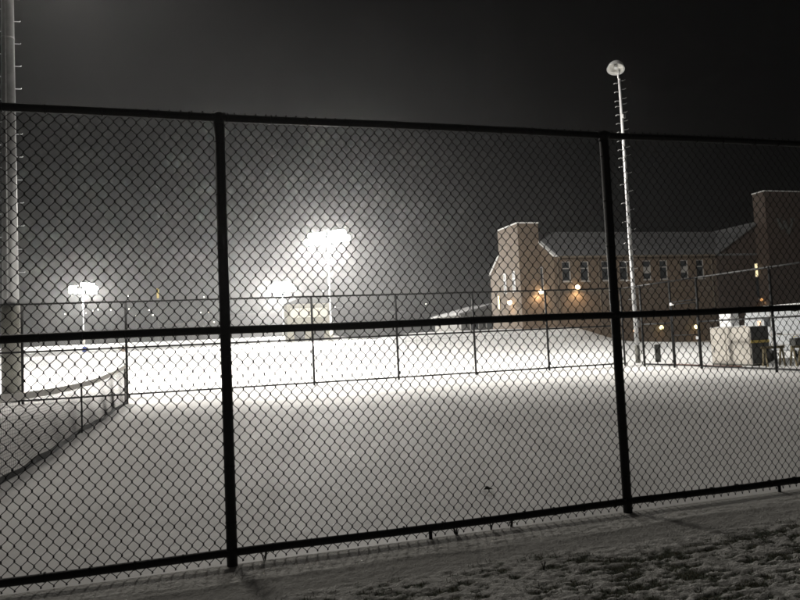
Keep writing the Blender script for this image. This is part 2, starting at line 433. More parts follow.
# ---------------------------------------------------------------- tennis net (runs along Y at X = -2.4)
NX = -2.40; NY0, NY1 = 19.87, 7.07; NC = 13.47
nt_ = thing('tennis_net', 'sagging tennis net with canvas headband and dark hem beside the near court', 'tennis net', (NX, 0, 0))
def net_top(y):
    if y > NC: t = (y-NC)/(NY0-NC); return .90 + .17*t**1.5 - .02*math.sin(math.pi*t)
    t = (NC-y)/(NC-NY1); return .90 + .17*t**1.25 - .02*math.sin(math.pi*t)
def net_bot(y): return .035 + .012*math.sin(y*1.9) + .01*math.sin(y*5.1)
def net_x(y, z): return .03*math.sin(y*1.3)*(1-z) + .012*math.sin(y*4.1+z*3)*(1-z)
ny = 290; yy = [NY0-.06-(NY0-NY1-.12)*i/ny for i in range(ny+1)]
b = MB(); rows = 23
for k in range(rows+1):
    pts = []
    for y in yy[::3]:
        z = net_bot(y) + (net_top(y)-net_bot(y))*k/rows; pts.append((net_x(y, z), y, z))
    b.tube(pts, .0030, 3, False)
for y in yy:
    z0, z1 = net_bot(y), net_top(y)
    b.tube([(net_x(y, z0+(z1-z0)*q/4), y, z0+(z1-z0)*q/4) for q in range(5)], .0026, 3, False)
b.build('netting', M['netcord'], nt_)
def band(zf, h, th, name, m):
    b = MB(); prev = None; vs = []; fs = []
    ys_ = yy[::3]
    for y in ys_:
        zt = zf(y); x = net_x(y, zt)
        vs += [(x-th, y, zt-h), (x+th, y, zt-h), (x+th, y, zt), (x-th, y, zt)]
    for i in range(len(ys_)-1):
        for k in range(4): fs.append((i*4+k, i*4+(k+1) % 4, i*4+4+(k+1) % 4, i*4+4+k))
    fs += [(0,1,2,3), tuple(len(vs)-4+k for k in (3,2,1,0))]
    b.add(vs, fs); b.build(name, m, nt_)
band(lambda y: net_top(y)+.035, .095, .010, 'headband', M['tape'])
band(lambda y: net_bot(y)+.045, .085, .011, 'bottom_hem', M['nethem'])
b = MB(); b.box((-.012, NC-.025, .0), (.012, NC+.025, net_top(NC)+.032)); b.build('center_strap', M['nethem'], nt_)
for y in (NY0-.06, NY1+.06):
    MB().box((-.011, y-.02, .05), (.011, y+.02, net_top(y)+.0)).build('side_hem', M['tape'], nt_)
for y in (NY0+.03, NY1-.03):
    b = MB(); b.tube([(0, y, -.1), (0, y, 1.10), (0, y, 1.13)], [.05, .05, .03], 16); b.box((-.055, y-.035, .72), (.055, y+.035, .86)); b.tube([(.05, y, .79), (.16, y, .79), (.16, y, .70)], .009, 8)
    b.build('net_post', M['netpost'], nt_)

# ---------------------------------------------------------------- floodlight poles
def flood_head(root, z, rows, aim, lens=M['lamp_white'], rad=.30):
    """cross arms with floodlights; local +Y is the aiming direction; rows = lamp positions along each arm"""
    for r_, xs_ in enumerate(rows):
        zz = z - r_*1.1; span = max(abs(q) for q in xs_)+.3
        b = MB(); b.bar((-span, 0, zz), (span, 0, zz), .12, .12); b.build('crossarm', M['galv'], root)
        for x in xs_:
            d = Vector((random.uniform(-.25, .25), 1, -aim)).normalized()
            u = Vector((0,0,1)); s_ = d.cross(u).normalized(); t = s_.cross(d)
            c = Vector((x, .16, zz+.34))
            prof = [(-.30, .07), (-.24, .15), (-.08, rad*.8), (.06, rad), (.10, rad)]
            b = MB(); vs = []; nn = 16
            for a_, rr in prof:
                for k in range(nn): vs.append(c + d*a_ + (s_*math.cos(2*math.pi*k/nn)+t*math.sin(2*math.pi*k/nn))*rr)
            fs = [(j*nn+k, j*nn+(k+1) % nn, (j+1)*nn+(k+1) % nn, (j+1)*nn+k) for j in range(len(prof)-1) for k in range(nn)]
            b.add(vs, fs, True); b.add(vs[:nn], [tuple(range(nn))])
            b.tube([(x, .0, zz+.05), (x, .08, zz+.28)], .03, 8)
            fl = b.build('floodlight', M['lampbody'], root)
            b = MB(); ring = [c + d*.07 + (s_*math.cos(2*math.pi*k/nn)+t*math.sin(2*math.pi*k/nn))*rad*.97 for k in range(nn)]
            b.add(ring, [tuple(range(nn))]); b.build('lens', lens, fl)

def spot(name, loc, target, power, size=150, blend=1., rad=.8, col=(1, .965, .905)):
    d = bpy.data.lights.new(name, 'SPOT'); d.energy = power; d.spot_size = R(size); d.spot_blend = blend; d.shadow_soft_size = rad; d.color = col
    o = bpy.data.objects.new(name, d); COL.objects.link(o); o.location = loc
    o.rotation_euler = (Vector(target)-Vector(loc)).to_track_quat('-Z', 'Y').to_euler()
    return o

# three far lit poles
def sym(*q): return sorted([-v for v in q]+list(q))
FAR = [  # x, y, height, lamp rows, facing angle, label
    (20.9, 121, 20.6, [sym(.85, 1.8, 2.7, 3.5), sym(.6, 1.6, 2.6, 3.6, 4.4)], R(140), 'tallest glaring floodlight pole in the middle of the view'),
    (24.2, 240, 22.4, [sym(.6, 1.7, 2.7), sym(.5, 1.6, 2.7, 3.9), sym(.7, 1.9, 3.2, 4.6)], R(155), 'smaller glaring floodlight pole low behind the near fence post'),
    (-38.5, 221, 21.6, [[-2.8, -1.7, -.6, .5], [-3.8, -2.7, -1.6, -.5, 2.4, 3.6], [-4.0, -2.8, -1.6, .9, 2.2, 3.5]], R(205), 'distant glaring floodlight pole on the left with its thin mast showing')]
for x, y, h, rows, rz, lab in FAR:
    g = tz(x, y)
    t = thing('floodlight_pole', lab, 'floodlight pole', (x, y, g), rz, 'lit stadium floodlight poles')
    MB().tube([(0, 0, -.2), (0, 0, 2.8)], [.34, .32], 16).build('pole_base', M['concrete'], t)
    MB().tube([(0, 0, 2.8), (0, 0, h-g+.9)], [.20, .11], 16).build('mast', M['galv'], t)
    flood_head(t, h-g+.6, rows, .45, rad=.56)

# near left pole
LP = (-7.26, 27.5)
t = thing('floodlight_pole', 'thick grey lamp mast with step pegs rising from a concrete base at the left edge', 'floodlight pole', (LP[0], LP[1], 0))
b = MB(); b.tube([(0, 0, -.3), (0, 0, 3.1), (0, 0, 3.42)], [.325, .31, .305], 28); b.build('pole_base', M['concrete'], t)
b = MB(); b.tube([(0, 0, 3.25), (0, 0, 9), (0, 0, 15.1), (0, 0, 20.9)], [.275, .245, .212, .17], 28)
b.tube([(0, 0, 13.55), (0, 0, 13.62)], .226, 24)
b.build('mast', M['mastgrey'], t)
b = MB(); b.tube([(-.03, -.25, 3.6), (-.03, -.20, 15.1), (-.03, -.15, 20.3)], .035, 10); b.build('conduit', M['lampbody'], t)
z = 4.6; k = 0
while z < 19.5:
    for s_ in (1, -1):
        zz = z + (0 if s_ > 0 else .45); rr = .275-.006*(zz-3.25)
        b = MB(); b.tube([(s_*(rr-.02), 0, zz), (s_*(rr+.22), -.02, zz), (s_*(rr+.235), -.02, zz+.03)], .011, 6); b.build('step_peg', M['galv'], t)
    z += .88; k += 1
flood_head(t, 20.5, [sym(.5, 1.3, 2.1), sym(.5, 1.3, 2.1)], .75, rad=.32)

# right court lamp pole
RP = (17.03, 23.9)
t = thing('court_light_pole', 'slim pale pole with many step pegs and one unlit round lamp on top', 'light pole', (RP[0], RP[1], 0))
MB().tube([(0, 0, -.2), (0, 0, .70), (0, 0, .74)], [.10, .10, .09], 16).build('pole_base', M['concrete'], t)
def px_(z): return .02*math.sin(z*.25)
b = MB(); b.tube([(0, 0, .72), (0, 0, 4), (0, 0, 8), (0, 0, 12.15)], [.088, .078, .066, .054], 18)
b.tube([(0, 0, 12.1), (-.04, 0, 12.22), (-.06, -.02, 12.33)], .035, 10)
b.build('mast', M['palesteel'], t)
pz = [12.0, 11.62, 11.22, 10.98, 10.62, 10.24, 9.86, 9.48, 9.1, 8.74, 8.36, 7.98, 7.6, 7.2, 6.8, 6.4, 6.0, 5.55, 5.1, 4.7, 4.3, 3.9, 3.5, 3.1, 2.7]
dv = Vector((math.cos(.28), -math.sin(.28), 0))
for i, z in enumerate(pz):
    rr = .088-.003*z
    for s_ in ((1, -1) if z > 8.5 else ((1,) if i % 2 else (-1,))):
        zz = z + (.07 if s_ > 0 else -.03)
        p = dv*s_
        b = MB(); b.tube([p*(rr-.01)+Vector((0,0,zz)), p*(rr+.13)+Vector((0,0,zz+.012)), p*(rr+.20)+Vector((0,0,zz+.035*s_+.01))], .0125, 6); b.build('step_peg', M['palesteel'], t)
for z in (8.65, 7.65, 7.0, 6.1, 5.2, 4.4, 3.4, 2.5):
    MB().tube([(0, 0, z), (0, 0, z+.05)], .088-.003*z+.014, 14).build('peg_clamp', M['lampbody'], t)
b = MB(); pts = []
for i in range(60):
    z = .8+11.3*i/59; a_ = -2.2+.5*math.sin(z*.8); rr = .088-.003*z+.012+.008*abs(math.sin(z*2.1)); pts.append((math.cos(a_)*rr, math.sin(a_)*rr, z))
b.tube(pts, .008, 5); b.build('cable', M['lampbody'], t)
for z, h_ in ((1.5, .34), (10.4, .16)): MB().box((-.06, -.19, z), (.06, -.075, z+h_)).build('junction_box', M['lampbody'], t)
# lamp: spun dome hanging over the court, open underneath
c = Vector((-.20, -.08, 12.56)); d = Vector((-.30, -.26, -.92)).normalized()
s_ = d.cross(Vector((0, 1, 0))).normalized(); tt = s_.cross(d); nn = 30
def dome(prof, name, m, parent, th=.008):
    b = MB(); vs = [c+d*a_+(s_*math.cos(2*math.pi*k/nn)+tt*math.sin(2*math.pi*k/nn))*rr for a_, rr in prof for k in range(nn)]
    b.add(vs, [(j*nn+k, j*nn+(k+1) % nn, (j+1)*nn+(k+1) % nn, (j+1)*nn+k) for j in range(len(prof)-1) for k in range(nn)], True)
    o = b.build(name, m, parent); so_ = o.modifiers.new('thickness', 'SOLIDIFY'); so_.thickness = th; return o
dm = dome([(-.345, .02), (-.335, .09), (-.30, .17), (-.24, .245), (-.15, .31), (-.05, .343), (.02, .35), (.025, .365)], 'lamp_dome', M['aluminium'], t)
dome([(-.22, .03), (-.17, .14), (-.09, .24), (.02, .325)], 'reflector', M['reflector'], dm, .004)
b = MB(); b.tube([c-d*.2, c-d*.02], [.05, .07], 12); b.build('bulb', M['white'], dm)
b = MB(); b.tube([c-d*.33, c-d*.37], [.10, .085], 14); b.build('ballast_housing', M['lampbody'], t)
b = MB(); b.tube([(-.06, -.02, 12.30), (.04, 0, 12.5), (-.02, -.02, 12.86), c-d*.36], .025, 8); b.build('bracket', M['palesteel'], t)

# ---------------------------------------------------------------- brick building
GX, FY_, RY, BY, EZ, RZ = 34.7, 62.0, 68.0, 74.0, 9.35, 12.85
bld = thing('brick_building', 'large brick building with snow dusted roof two stair towers and warm wall lamps', 'building', (GX, FY_, 0))
def L(x, y, z): return (x-GX, y-FY_, z)
WZ0, WZ1 = 6.72, 8.84
winx = [36.13, 38.34, 40.91, 43.15, 46.10, 48.25, 50.98, 53.11]
def facade(openings, x0, x1, z0, z1, y, depth, inward):
    """front sheet with real openings and reveals"""
    b = MB(); xs_ = sorted({x0, x1, *[o_[0] for o_ in openings], *[o_[1] for o_ in openings]}); zs_ = sorted({z0, z1, *[o_[2] for o_ in openings], *[o_[3] for o_ in openings]})
    for a0, a1 in zip(xs_, xs_[1:]):
        for c0, c1 in zip(zs_, zs_[1:]):
            mx, mz = (a0+a1)/2, (c0+c1)/2
            if any(o_[0] < mx < o_[1] and o_[2] < mz < o_[3] for o_ in openings): continue
            b.add([(a0, y, c0), (a1, y, c0), (a1, y, c1), (a0, y, c1)], [(0, 1, 2, 3)])
    yi = y+depth*inward
    for p0, p1, q0, q1 in openings:
        b.add([(p0, y, q0), (p1, y, q0), (p1, y, q1), (p0, y, q1), (p0, yi, q0), (p1, yi, q0), (p1, yi, q1), (p0, yi, q1)],
              [(0, 4, 5, 1), (1, 5, 6, 2), (2, 6, 7, 3), (3, 7, 4, 0)])
    return b
ops = [(x-GX-.52, x-GX+.52, WZ0, WZ1) for x in winx]
facade(ops, .02, 20.5, -1.2, EZ, 0, .22, 1).build('wall', M['brick'], bld)
for x in winx:
    b = MB(); cx_ = x-GX; w = .52
    for xa, xb in ((cx_-w, cx_-w+.09), (cx_+w-.09, cx_+w)): b.box((xa, .10, WZ0), (xb, .20, WZ1))
    for za, zb in ((WZ0, WZ0+.09), (WZ1-.09, WZ1), (WZ0+1.32, WZ0+1.42)): b.box((cx_-w+.09, .105, za), (cx_+w-.09, .195, zb))
    b.box((cx_-w-.06, -.06, WZ0-.10), (cx_+w+.06, .02, WZ0-.003)) ; wf = b.build('window', M['frame'], bld)
    MB().box((cx_-w+.05, .15, WZ0+.05), (cx_+w-.05, .17, WZ1-.05)).build('pane', M['glass'], wf)
    if x in (46.10, 51.0-.02): MB().box((cx_-w+.12, .125, WZ0+.7), (cx_+w-.12, .14, WZ0+1.3)).build('pane_reflection', M['frame'], wf)  # pale slab in the pane, standing in for a reflection
MB().box((.02, -.05, 5.6), (20.4, -.003, 5.75)).build('stone_band', M['trim'], bld)
# gable end (faces -X) and rear
b = MB(); b.prism([(0.003, -1.2), (BY-FY_, -1.2), (BY-FY_, EZ), (RY-FY_, RZ+.25), (0.003, EZ+.05)], 'x', 0, .3); b.build('gable_wall', M['brick'], bld)
b = MB(); b.box((.3, BY-FY_-.3, -1.2), (32, BY-FY_-.003, EZ)); b.build('rear_wall', M['brick'], bld)
b = MB()
b.bar((.15, -.12, EZ+.06), (.15, RY-FY_, RZ+.33), .42, .16); b.bar((.15, RY-FY_, RZ+.33), (.15, BY-FY_+.1, EZ+.06), .42, .16); b.build('gable_coping', M['coping'], bld)
# roofs
b = MB(); sl = .18
b.prism([(-.35, EZ-.12), (RY-FY_, RZ), (BY-FY_+.35, EZ-.12), (BY-FY_+.35, EZ-.12+sl), (RY-FY_, RZ+sl), (-.35, EZ-.12+sl)], 'x', .37, 27); b.build('roof', M['roof'], bld)
b = MB(); b.box((.37, -.50, EZ-.16), (20.4, -.353, EZ+.02)); b.build('gutter', M['trim'], bld)
for x in (40.0, 36.0-.9, 54.6):
    MB().tube([(x-GX, -.10, EZ-.15), (x-GX, -.10, .2)], .06, 8).build('downspout', M['trim'], bld)
# cross gable wing
CXL, CXR, CRX, CRZ = 55.2, 67.4, 61.3, 13.0
b = MB(); b.prism([(CXL-GX, -1.2), (CXR-GX, -1.2), (CXR-GX, 9.3), (CRX-GX, CRZ), (CXL-GX, 9.3)], 'y', -.25, .05); b.build('cross_gable_wall', M['brickshade'], bld)
b = MB(); b.prism([(CXL-GX-.35, 9.22), (CRX-GX, CRZ+.02), (CXR-GX+.35, 9.22), (CXR-GX+.35, 9.42), (CRX-GX, CRZ+.22), (CXL-GX-.35, 9.42)], 'y', -.55, 11.5); b.build('cross_roof', M['roof'], bld)
for x, z0, z1, m in ((60.78, 6.75, 8.25, M['win_lit']),):
    b = MB(); cx_ = x-GX
    b.box((cx_-.42, -.31, z0-.06), (cx_-.36, -.253, z1+.06)); b.box((cx_+.0, -.31, z0-.06), (cx_+.06, -.253, z1+.06)); b.box((cx_-.36, -.31, z1), (cx_+.0, -.253, z1+.06)); b.box((cx_-.36, -.31, z0-.06), (cx_+.0, -.253, z0)); b.box((cx_-.36, -.31, z0+.72), (cx_+.0, -.253, z0+.80))
    wf = b.build('window', M['frame'], bld); o = MB().box((cx_-.37, -.285, z0), (cx_+.01, -.26, z1)).build('pane', m, wf); o['label'] = 'lit yellow stair window pane'
    MB().box((cx_-.37, -.285, 4.4), (cx_+.01, -.26, z0-.12)).build('stair_glazing', M['glass'], bld)
# left stair tower
T0, T1, TY0, TY1, TZ = 32.2, 34.69, 65.0, 70.2, 13.45
b = MB(); b.box(L(T0, TY0, -1.2), L(T1, TY1, TZ)); b.build('stair_tower', M['brick'], bld)
b = MB(); b.box(L(T0-.06, TY0-.06, TZ+.003), L(T1+.06, TY1+.06, TZ+.14)); b.build('tower_coping', M['coping'], bld)
b = MB(); b.prism([(TY1-FY_+.003, -1.2), (73-FY_, -1.2), (73-FY_, 8.5), (TY1-FY_+.003, 10.5)], 'x', T0-GX+.02, T1-GX-.02); b.build('tower_lean_to', M['brick'], bld)
b = MB(); b.bar(L(T0+.9, TY1+.02, 10.6), L(T0+.9, 73.1, 8.58), 2.0, .14); b.build('lean_to_coping', M['coping'], bld)
for yc in (66.55, 68.85):
    b = MB(); x = T0-GX; y = yc-FY_
    b.box((x-.05, y-.36, 6.0), (x-.003, y-.28, 8.35)); b.box((x-.05, y+.28, 6.0), (x-.003, y+.36, 8.35)); b.box((x-.05, y-.28, 6.0), (x-.003, y+.28, 6.08)); b.box((x-.05, y-.28, 7.5), (x-.003, y+.28, 7.6)); b.box((x-.05, y-.28, 8.27), (x-.003, y+.28, 8.35))
    wf = b.build('window', M['frame'], bld); MB().box((x-.03, y-.3, 6.03), (x-.004, y+.3, 8.3)).build('pane', M['glass'], wf)
b = MB(); x = -.003; y = 66.9-63.5+.6
b.box((x-.06, 2.45, 5.6), (x, 2.95, 8.6)); wf = b.build('window', M['frame'], bld); MB().box((x-.08, 2.52, 5.7), (x-.061, 2.88, 8.5)).build('pane', M['glass'], wf)
b = MB(); x = T0-GX; b.box((x-.06, 8.75, 4.4), (x-.003, 8.95, 5.9)); b.build('corner_light_strip', M['yellow_lit'], bld)
# right stair tower with emblem
b = MB(); b.box(L(60.85, 60.0, -1.2), L(76, 61.74, 16.35)); b.build('stair_tower', M['brickshade'], bld)
b = MB(); b.box(L(60.79, 59.94, 16.353), L(76.1, 61.8, 16.46)); b.build('tower_coping', M['coping'], bld)
M['emblem'] = mat('pale metal emblem', (.11, .11, .10), .5)
def stroke(b, pts, w, y):
    for (x0, z0), (x1, z1) in zip(pts, pts[1:]): b.bar((x0, y, z0), (x1, y, z1), .06, w)
b = MB(); ex, ez = 62.45-GX, 13.15; ye = -2.035
for pts, w in (([(0, 0), (.55, -1.15)], .34), ([(.55, -1.15), (.95, -.35)], .22), ([(.95, -.35), (1.38, -1.75)], .34), ([(1.38, -1.75), (2.1, -.05)], .26), ([(-.18, 0), (.35, 0)], .2), ([(.7, -.28), (1.2, -.28)], .2), ([(1.75, -.0), (2.4, -.0)], .2)):
    ye -= .004; stroke(b, [(ex+u, ez+v) for u, v in pts], w, ye)
b.build('emblem', M['emblem'], bld)
# wall lamps (housing + lit lens), each with its light
def wall_lamp(x, y, z, nx_, ny_, power, lens=M['lamp_warm'], s=.23):
    lx, ly = x-GX, y-FY_
    b = MB(); b.box((lx-(.12 if ny_ else 0), ly-(.12 if nx_ else 0), z-.12), (lx+(.12 if ny_ else 0)+nx_*.25, ly+(.12 if nx_ else 0)+ny_*.25, z+.14))
    h_ = b.build('wall_lamp', M['lampbody'], bld)
    b = MB(); c_ = Vector((lx+nx_*.30, ly+ny_*.30, z-.06)); vs = []; n_ = 12
    for j in range(5):
        ph = -math.pi/2 + math.pi*j/4
        for k in range(n_): vs.append(c_+Vector((math.cos(ph)*math.cos(k*2*math.pi/n_)*s, math.cos(ph)*math.sin(k*2*math.pi/n_)*s, math.sin(ph)*s)))
    b.add(vs, [(j*n_+k, j*n_+(k+1) % n_, (j+1)*n_+(k+1) % n_, (j+1)*n_+k) for j in range(4) for k in range(n_)], True); b.build('lens', lens, h_)
    if power:
        spot('wall_lamp_light', (x+nx_*.55, y+ny_*.55, z-.3), (x+nx_*.9, y+ny_*.9, z-4), power, 165, .9, .12, (1, .68, .38))
wall_lamp(37.16, 61.99, 6.1, 0, -1, 420)
wall_lamp(34.69, 64.6, 5.95, -1, 0, 300)
wall_lamp(32.19, 67.3, 5.0, -1, 0, 150, s=.24)
wall_lamp(60.74, 61.74, 4.1, 0, -1, 25, s=.16, lens=M['amber'])
wall_lamp(47.2, 61.99, 1.45, 0, -1, 18, s=.22, lens=M['yellow_lit'])
wall_lamp(51.75, 61.99, 1.35, 0, -1, 18, s=.22, lens=M['yellow_lit'])
wall_lamp(43.75, 61.99, 1.2, 0, -1, 0, s=.16, lens=M['amber'])

# pale rear annex far behind the left tower
ax = thing('annex_building', 'dim low annex in the mist left of the brick tower', 'building', (35.5, 92, 0))
b = MB(); b.prism([(0, -1), (12, -1), (12, 4.6), (6, 6.0), (0, 4.6)], 'y', 0, 12); b.build('wall', M['paleplaster'], ax)
b = MB(); b.prism([(-.5, 4.55), (6, 6.07), (12.5, 4.55), (12.5, 4.8), (6, 6.3), (-.5, 4.8)], 'y', -.6, 12.5); b.build('roof', M['annexroof'], ax)
for x in (1.4, 4.0, 6.6, 9.2):
    wf = MB().box((x, -.06, 2.2), (x+1.4, -.003, 3.8)).build('window', M['frame'], ax); MB().box((x+.1, -.08, 2.3), (x+1.3, -.062, 3.7)).build('pane', M['glass'], wf)

# rail fence in front of the snow bank
pf = thing('rail_fence', 'low dark rail fence along the snow bank before the brick building', 'fence')
P0, P1 = Vector((11.5, 70.5, 0)), Vector((31, 52.2, 0)); n = 22; pp = []
for i in range(n+1):
    q = P0.lerp(P1, i/n); g = tz(q.x, q.y); pp.append((q.x, q.y, g))
    MB().tube([(q.x, q.y, g-.2), (q.x, q.y, g+1.25)], .035, 6).build('fence_post', M['galv'], pf)
for hh in (1.2, .65): MB().tube([(a, b_, c_+hh) for a, b_, c_ in pp], .022, 6).build('fence_rail', M['galv'], pf)

# ---------------------------------------------------------------- things by the gate, right
# tan cabinet: long side faces the field
cab = thing('utility_cabinet', 'tan metal utility cabinet with door seams and a shaded end painted dark by the gate', 'cabinet', (17.45, 18.25, 0))
b = MB(); b.box((0, 0, .06), (.74, 1.86, 1.34)); b.build('body', M['tan'], cab, .015)
b = MB(); b.box((.03, .03, 0), (.71, 1.83, .058)); b.build('plinth', M['concrete'], cab)
for y0, y1 in ((.03, 1.08), (1.12, 1.83)):
    for z0, z1 in ((.12, .80), (.84, 1.24)):
        d_ = MB().box((-.022, y0, z0), (-.003, y1, z1)).build('door', M['tan'], cab, .004)
        if z0 < .5: MB().box((-.05, y1-.16, .45), (-.024, y1-.12, .6)).build('handle', M['lampbody'], d_)
b = MB(); b.box((.02, -.03, .08), (.73, -.003, 1.33)); b.build('shaded_end', M['tanshade'], cab)  # unlit cabinet end: dark sheet with the shade put into its colour
b = MB(); b.box((-.03, -.05, .78), (.74, -.033, .87)); b.build('reflective_strip', M['yellow'], cab)
b = MB()
vs = []; 
for i in range(9):
    for j in range(4):
        e = .02*math.sin(i*1.7+j); vs.append((-.02+.78*j/3, -.02+1.9*i/8, 1.35+(.03 if 0 < j < 3 and 0 < i < 8 else 0)+e*.4))
b.add(vs, [(i*4+j, i*4+j+1, i*4+j+5, i*4+j+4) for i in range(8) for j in range(3)], True); sc_ = b.build('snow_cap', M['snowcap'], cab)
# sawhorse leaning before the shaded end
sw = thing('sawhorse', 'timber sawhorse with splayed legs in front of the shaded cabinet end', 'sawhorse', (17.80, 17.75, 0))
b = MB(); b.bar((-.42, 0, .62), (.52, 0, .62), .06, .09); b.build('beam', M['wood'], sw)
for x in (-.3, .4):
    for s_ in (-1, 1): MB().bar((x, s_*.03, .60), (x+s_*.12, s_*.22, 0), .05, .04).build('leg', M['wood'], sw)
tr = thing('sawhorse', 'small timber sawhorse carrying a dark box right of the cabinet', 'sawhorse', (18.25, 17.2, 0))
b = MB(); b.bar((-.22, 0, .62), (.25, 0, .62), .06, .08); b.build('beam', M['wood'], tr)
for x in (-.16, .18):
    for s_ in (-1, 1): MB().bar((x, s_*.03, .60), (x+s_*.08, s_*.2, 0), .045, .04).build('leg', M['wood'], tr)
bx_ = thing('tool_box', 'dark tool box resting on the small sawhorse', 'tool box', (18.27, 17.2, .665))
b = MB(); b.box((-.17, -.12, 0), (.17, .12, .24)); b.build('body', M['bin'], bx_, .015); b = MB(); b.tube([(-.09, 0, .24), (-.09, 0, .3), (.09, 0, .3), (.09, 0, .24)], .012, 6); b.build('handle', M['yellow'], bx_)
# white electrical box on post behind the cabinet
eb = thing('meter_box', 'bright white meter box standing behind the tan cabinet', 'meter box', (19.6, 21.5, 0))
b = MB(); b.box((-.2, -.3, 1.15), (.2, .3, 1.92)); b.build('box', M['white'], eb, .02); MB().tube([(0, 0, -.1), (0, 0, 1.148)], .06, 10).build('post', M['galv'], eb)
MB().box((-.215, -.25, 1.2), (-.203, .25, 1.87)).build('door', M['white'], eb)
MB().box((-.26, -.36, 1.921), (.26, .36, 1.97)).build('snow_cap', M['snowcap'], eb, .015)
# bin post by the corner
bn = thing('litter_bin', 'narrow dark litter bin in the snow right of the pale pole', 'bin', (17.9, 23.75, 0))
b = MB(); b.tube([(0, 0, 0), (0, 0, .66)], [.11, .125], 14); b.build('body', M['bin'], bn); b = MB(); b.tube([(0, 0, .662), (0, 0, .70), (0, 0, .74)], [.135, .135, .08], 14); b.build('lid', M['bin'], bn)
# fallen rusty pipe along the fence foot
b = MB(); b.tube([(16.2, 21.4, .05), (16.3, 20.0, .06), (16.35, 18.9, .05), (16.4, 17.6, .07)], .03, 8); tag(b.build('rusty_pipe', M['rust'], None), 'rusty pipe lying in the snow along the foot of the gate fence', 'pipe')

# white van, side on
vn = thing('parked_van', 'white van with snow on its roof parked behind the right hand fence', 'van', (19.5, 20.7, 0), -math.pi/2)
prof = [(.0, .42), (.0, 1.15), (.12, 1.85), (.22, 1.98), (3.7, 2.02), (3.95, 1.94), (4.62, 1.22), (5.25, 1.05), (5.32, .85), (5.32, .42)]
b = MB(); b.prism(prof, 'y', .0, 1.85); b.build('body', M['vanpaint'], vn, .05)
MB().prism([(2.75, 1.2), (4.1, 1.2), (3.72, 1.76), (2.81, 1.76)], 'y', -.012, -.002).build('window', M['glass'], vn)
MB().box((1.02, -.012, 1.30), (1.30, -.002, 1.62)).build('window', M['glass'], vn)
MB().box((.74, -.03, 1.36), (.86, -.004, 1.52)).build('side_marker', M['amber'], vn)
for z in (.62, .98): MB().box((.1, -.008, z), (2.55, -.002, z+.018)).build('body_crease', M['seam'], vn)
for x in (1.3, 2.61, 3.9): MB().box((x-.012, -.006, .5), (x+.012, -.002, 1.9)).build('door_seam', M['seam'], vn)
for x in (1.55, 2.85): MB().box((x, -.03, 1.02), (x+.2, -.004, 1.06)).build('handle', M['rubber'], vn)
for x in (.95, 4.35):
    for y in (-.01, 1.66):
        w_ = MB().tube([(x, y, .33), (x, y+.20, .33)], .33, 22).build('wheel', M['rubber'], vn); MB().tube([(x, y-.012, .33), (x, y-.002, .33)], .19, 18).build('rim', M['galv'], w_)
for z in (1.0,): MB().box((.02, -.025, z), (.14, -.004, z+.35)).build('tail_light', M['amber'], vn)
MB().box((-.1, .05, .34), (-.002, 1.8, .56)).build('bumper', M['bin'], vn)
b = MB(); vs = []
for i in range(13):
    for j in range(5):
        q = random.uniform(-.012, .012); vs.append((.24+3.5*i/12, .04+1.77*j/4, 2.02+(.06 if 0 < i < 12 and 0 < j < 4 else .005)+q))
b.add(vs, [(i*5+j, i*5+j+1, i*5+j+6, i*5+j+5) for i in range(12) for j in range(4)], True); b.build('snow_cap', M['snowcap'], vn)

# ---------------------------------------------------------------- small things on the field and ground
def weed(x, y, h, label, seed):
    rnd = random.Random(seed); b = MB(); g = .01
    for k in range(7):
        a = rnd.uniform(0, 6.28); l = h*rnd.uniform(.5, 1); q = rnd.uniform(.2, .7)*l
        p1 = (x+math.cos(a)*q*.4, y+math.sin(a)*q*.4, g+l*.6); p2 = (x+math.cos(a)*q, y+math.sin(a)*q, g+l)
        b.tube([(x, y, g-.03), p1, p2], [.004, .003, .0015], 4)
        for u in (.45, .8):
            c_ = Vector((x, y, g)).lerp(Vector(p2), u); w = h*.16
            d_ = Vector((rnd.uniform(-1, 1), rnd.uniform(-1, 1), rnd.uniform(-.4, .6))).normalized()*w; e = d_.cross(Vector((rnd.uniform(-1, 1), rnd.uniform(-1, 1), 1))).normalized()*w*.4
            b.add([c_, c_+d_*.5+e, c_+d_, c_+d_*.5-e], [(0, 1, 2, 3)])
    return tag(b.build('dead_weed', M['weed']), label, 'weed', 'dead weeds under the near fence')
weed(.29, 4.70, .10, 'dark dead weed under the bottom rail just right of the left fence post', 1)
weed(1.68, 4.67, .07, 'flattened dead weed just right of the short ground stake', 2)
weed(1.97, 4.70, .06, 'low dead weed lying flat below the rail midway between both posts', 3)
weed(2.14, 4.70, .11, 'upright dead weed below the bottom rail left of the right fence post', 4)
weed(1.92, 3.78, .05, 'tiny dead weed sprig out on the snowy turf', 5)
b = MB(); b.add([(2.40, 5.86, .02), (2.44, 5.83, .04), (2.50, 5.86, .015), (2.45, 5.90, .045)], [(0, 1, 2, 3)]); b.add([(2.38, 5.88, .02), (2.42, 5.86, .05), (2.41, 5.92, .02)], [(0, 1, 2)])
tag(b.build('dead_leaf', M['weed']), 'curled dead leaf lying alone on the snowy court', 'leaf')
g = tz(-22, 130); bb = thing('plastic_barrel', 'small blue barrel far out on the bright snow field', 'barrel', (-24.3, 140, tz(-24.3, 140)))
b = MB(); b.tube([(0, 0, 0), (0, 0, .5), (0, 0, 1.0)], [.38, .42, .38], 14); b.build('body', M['blue'], bb); MB().tube([(0, 0, 1.002), (0, 0, 1.05)], [.36, .34], 14).build('lid', M['blue'], bb)
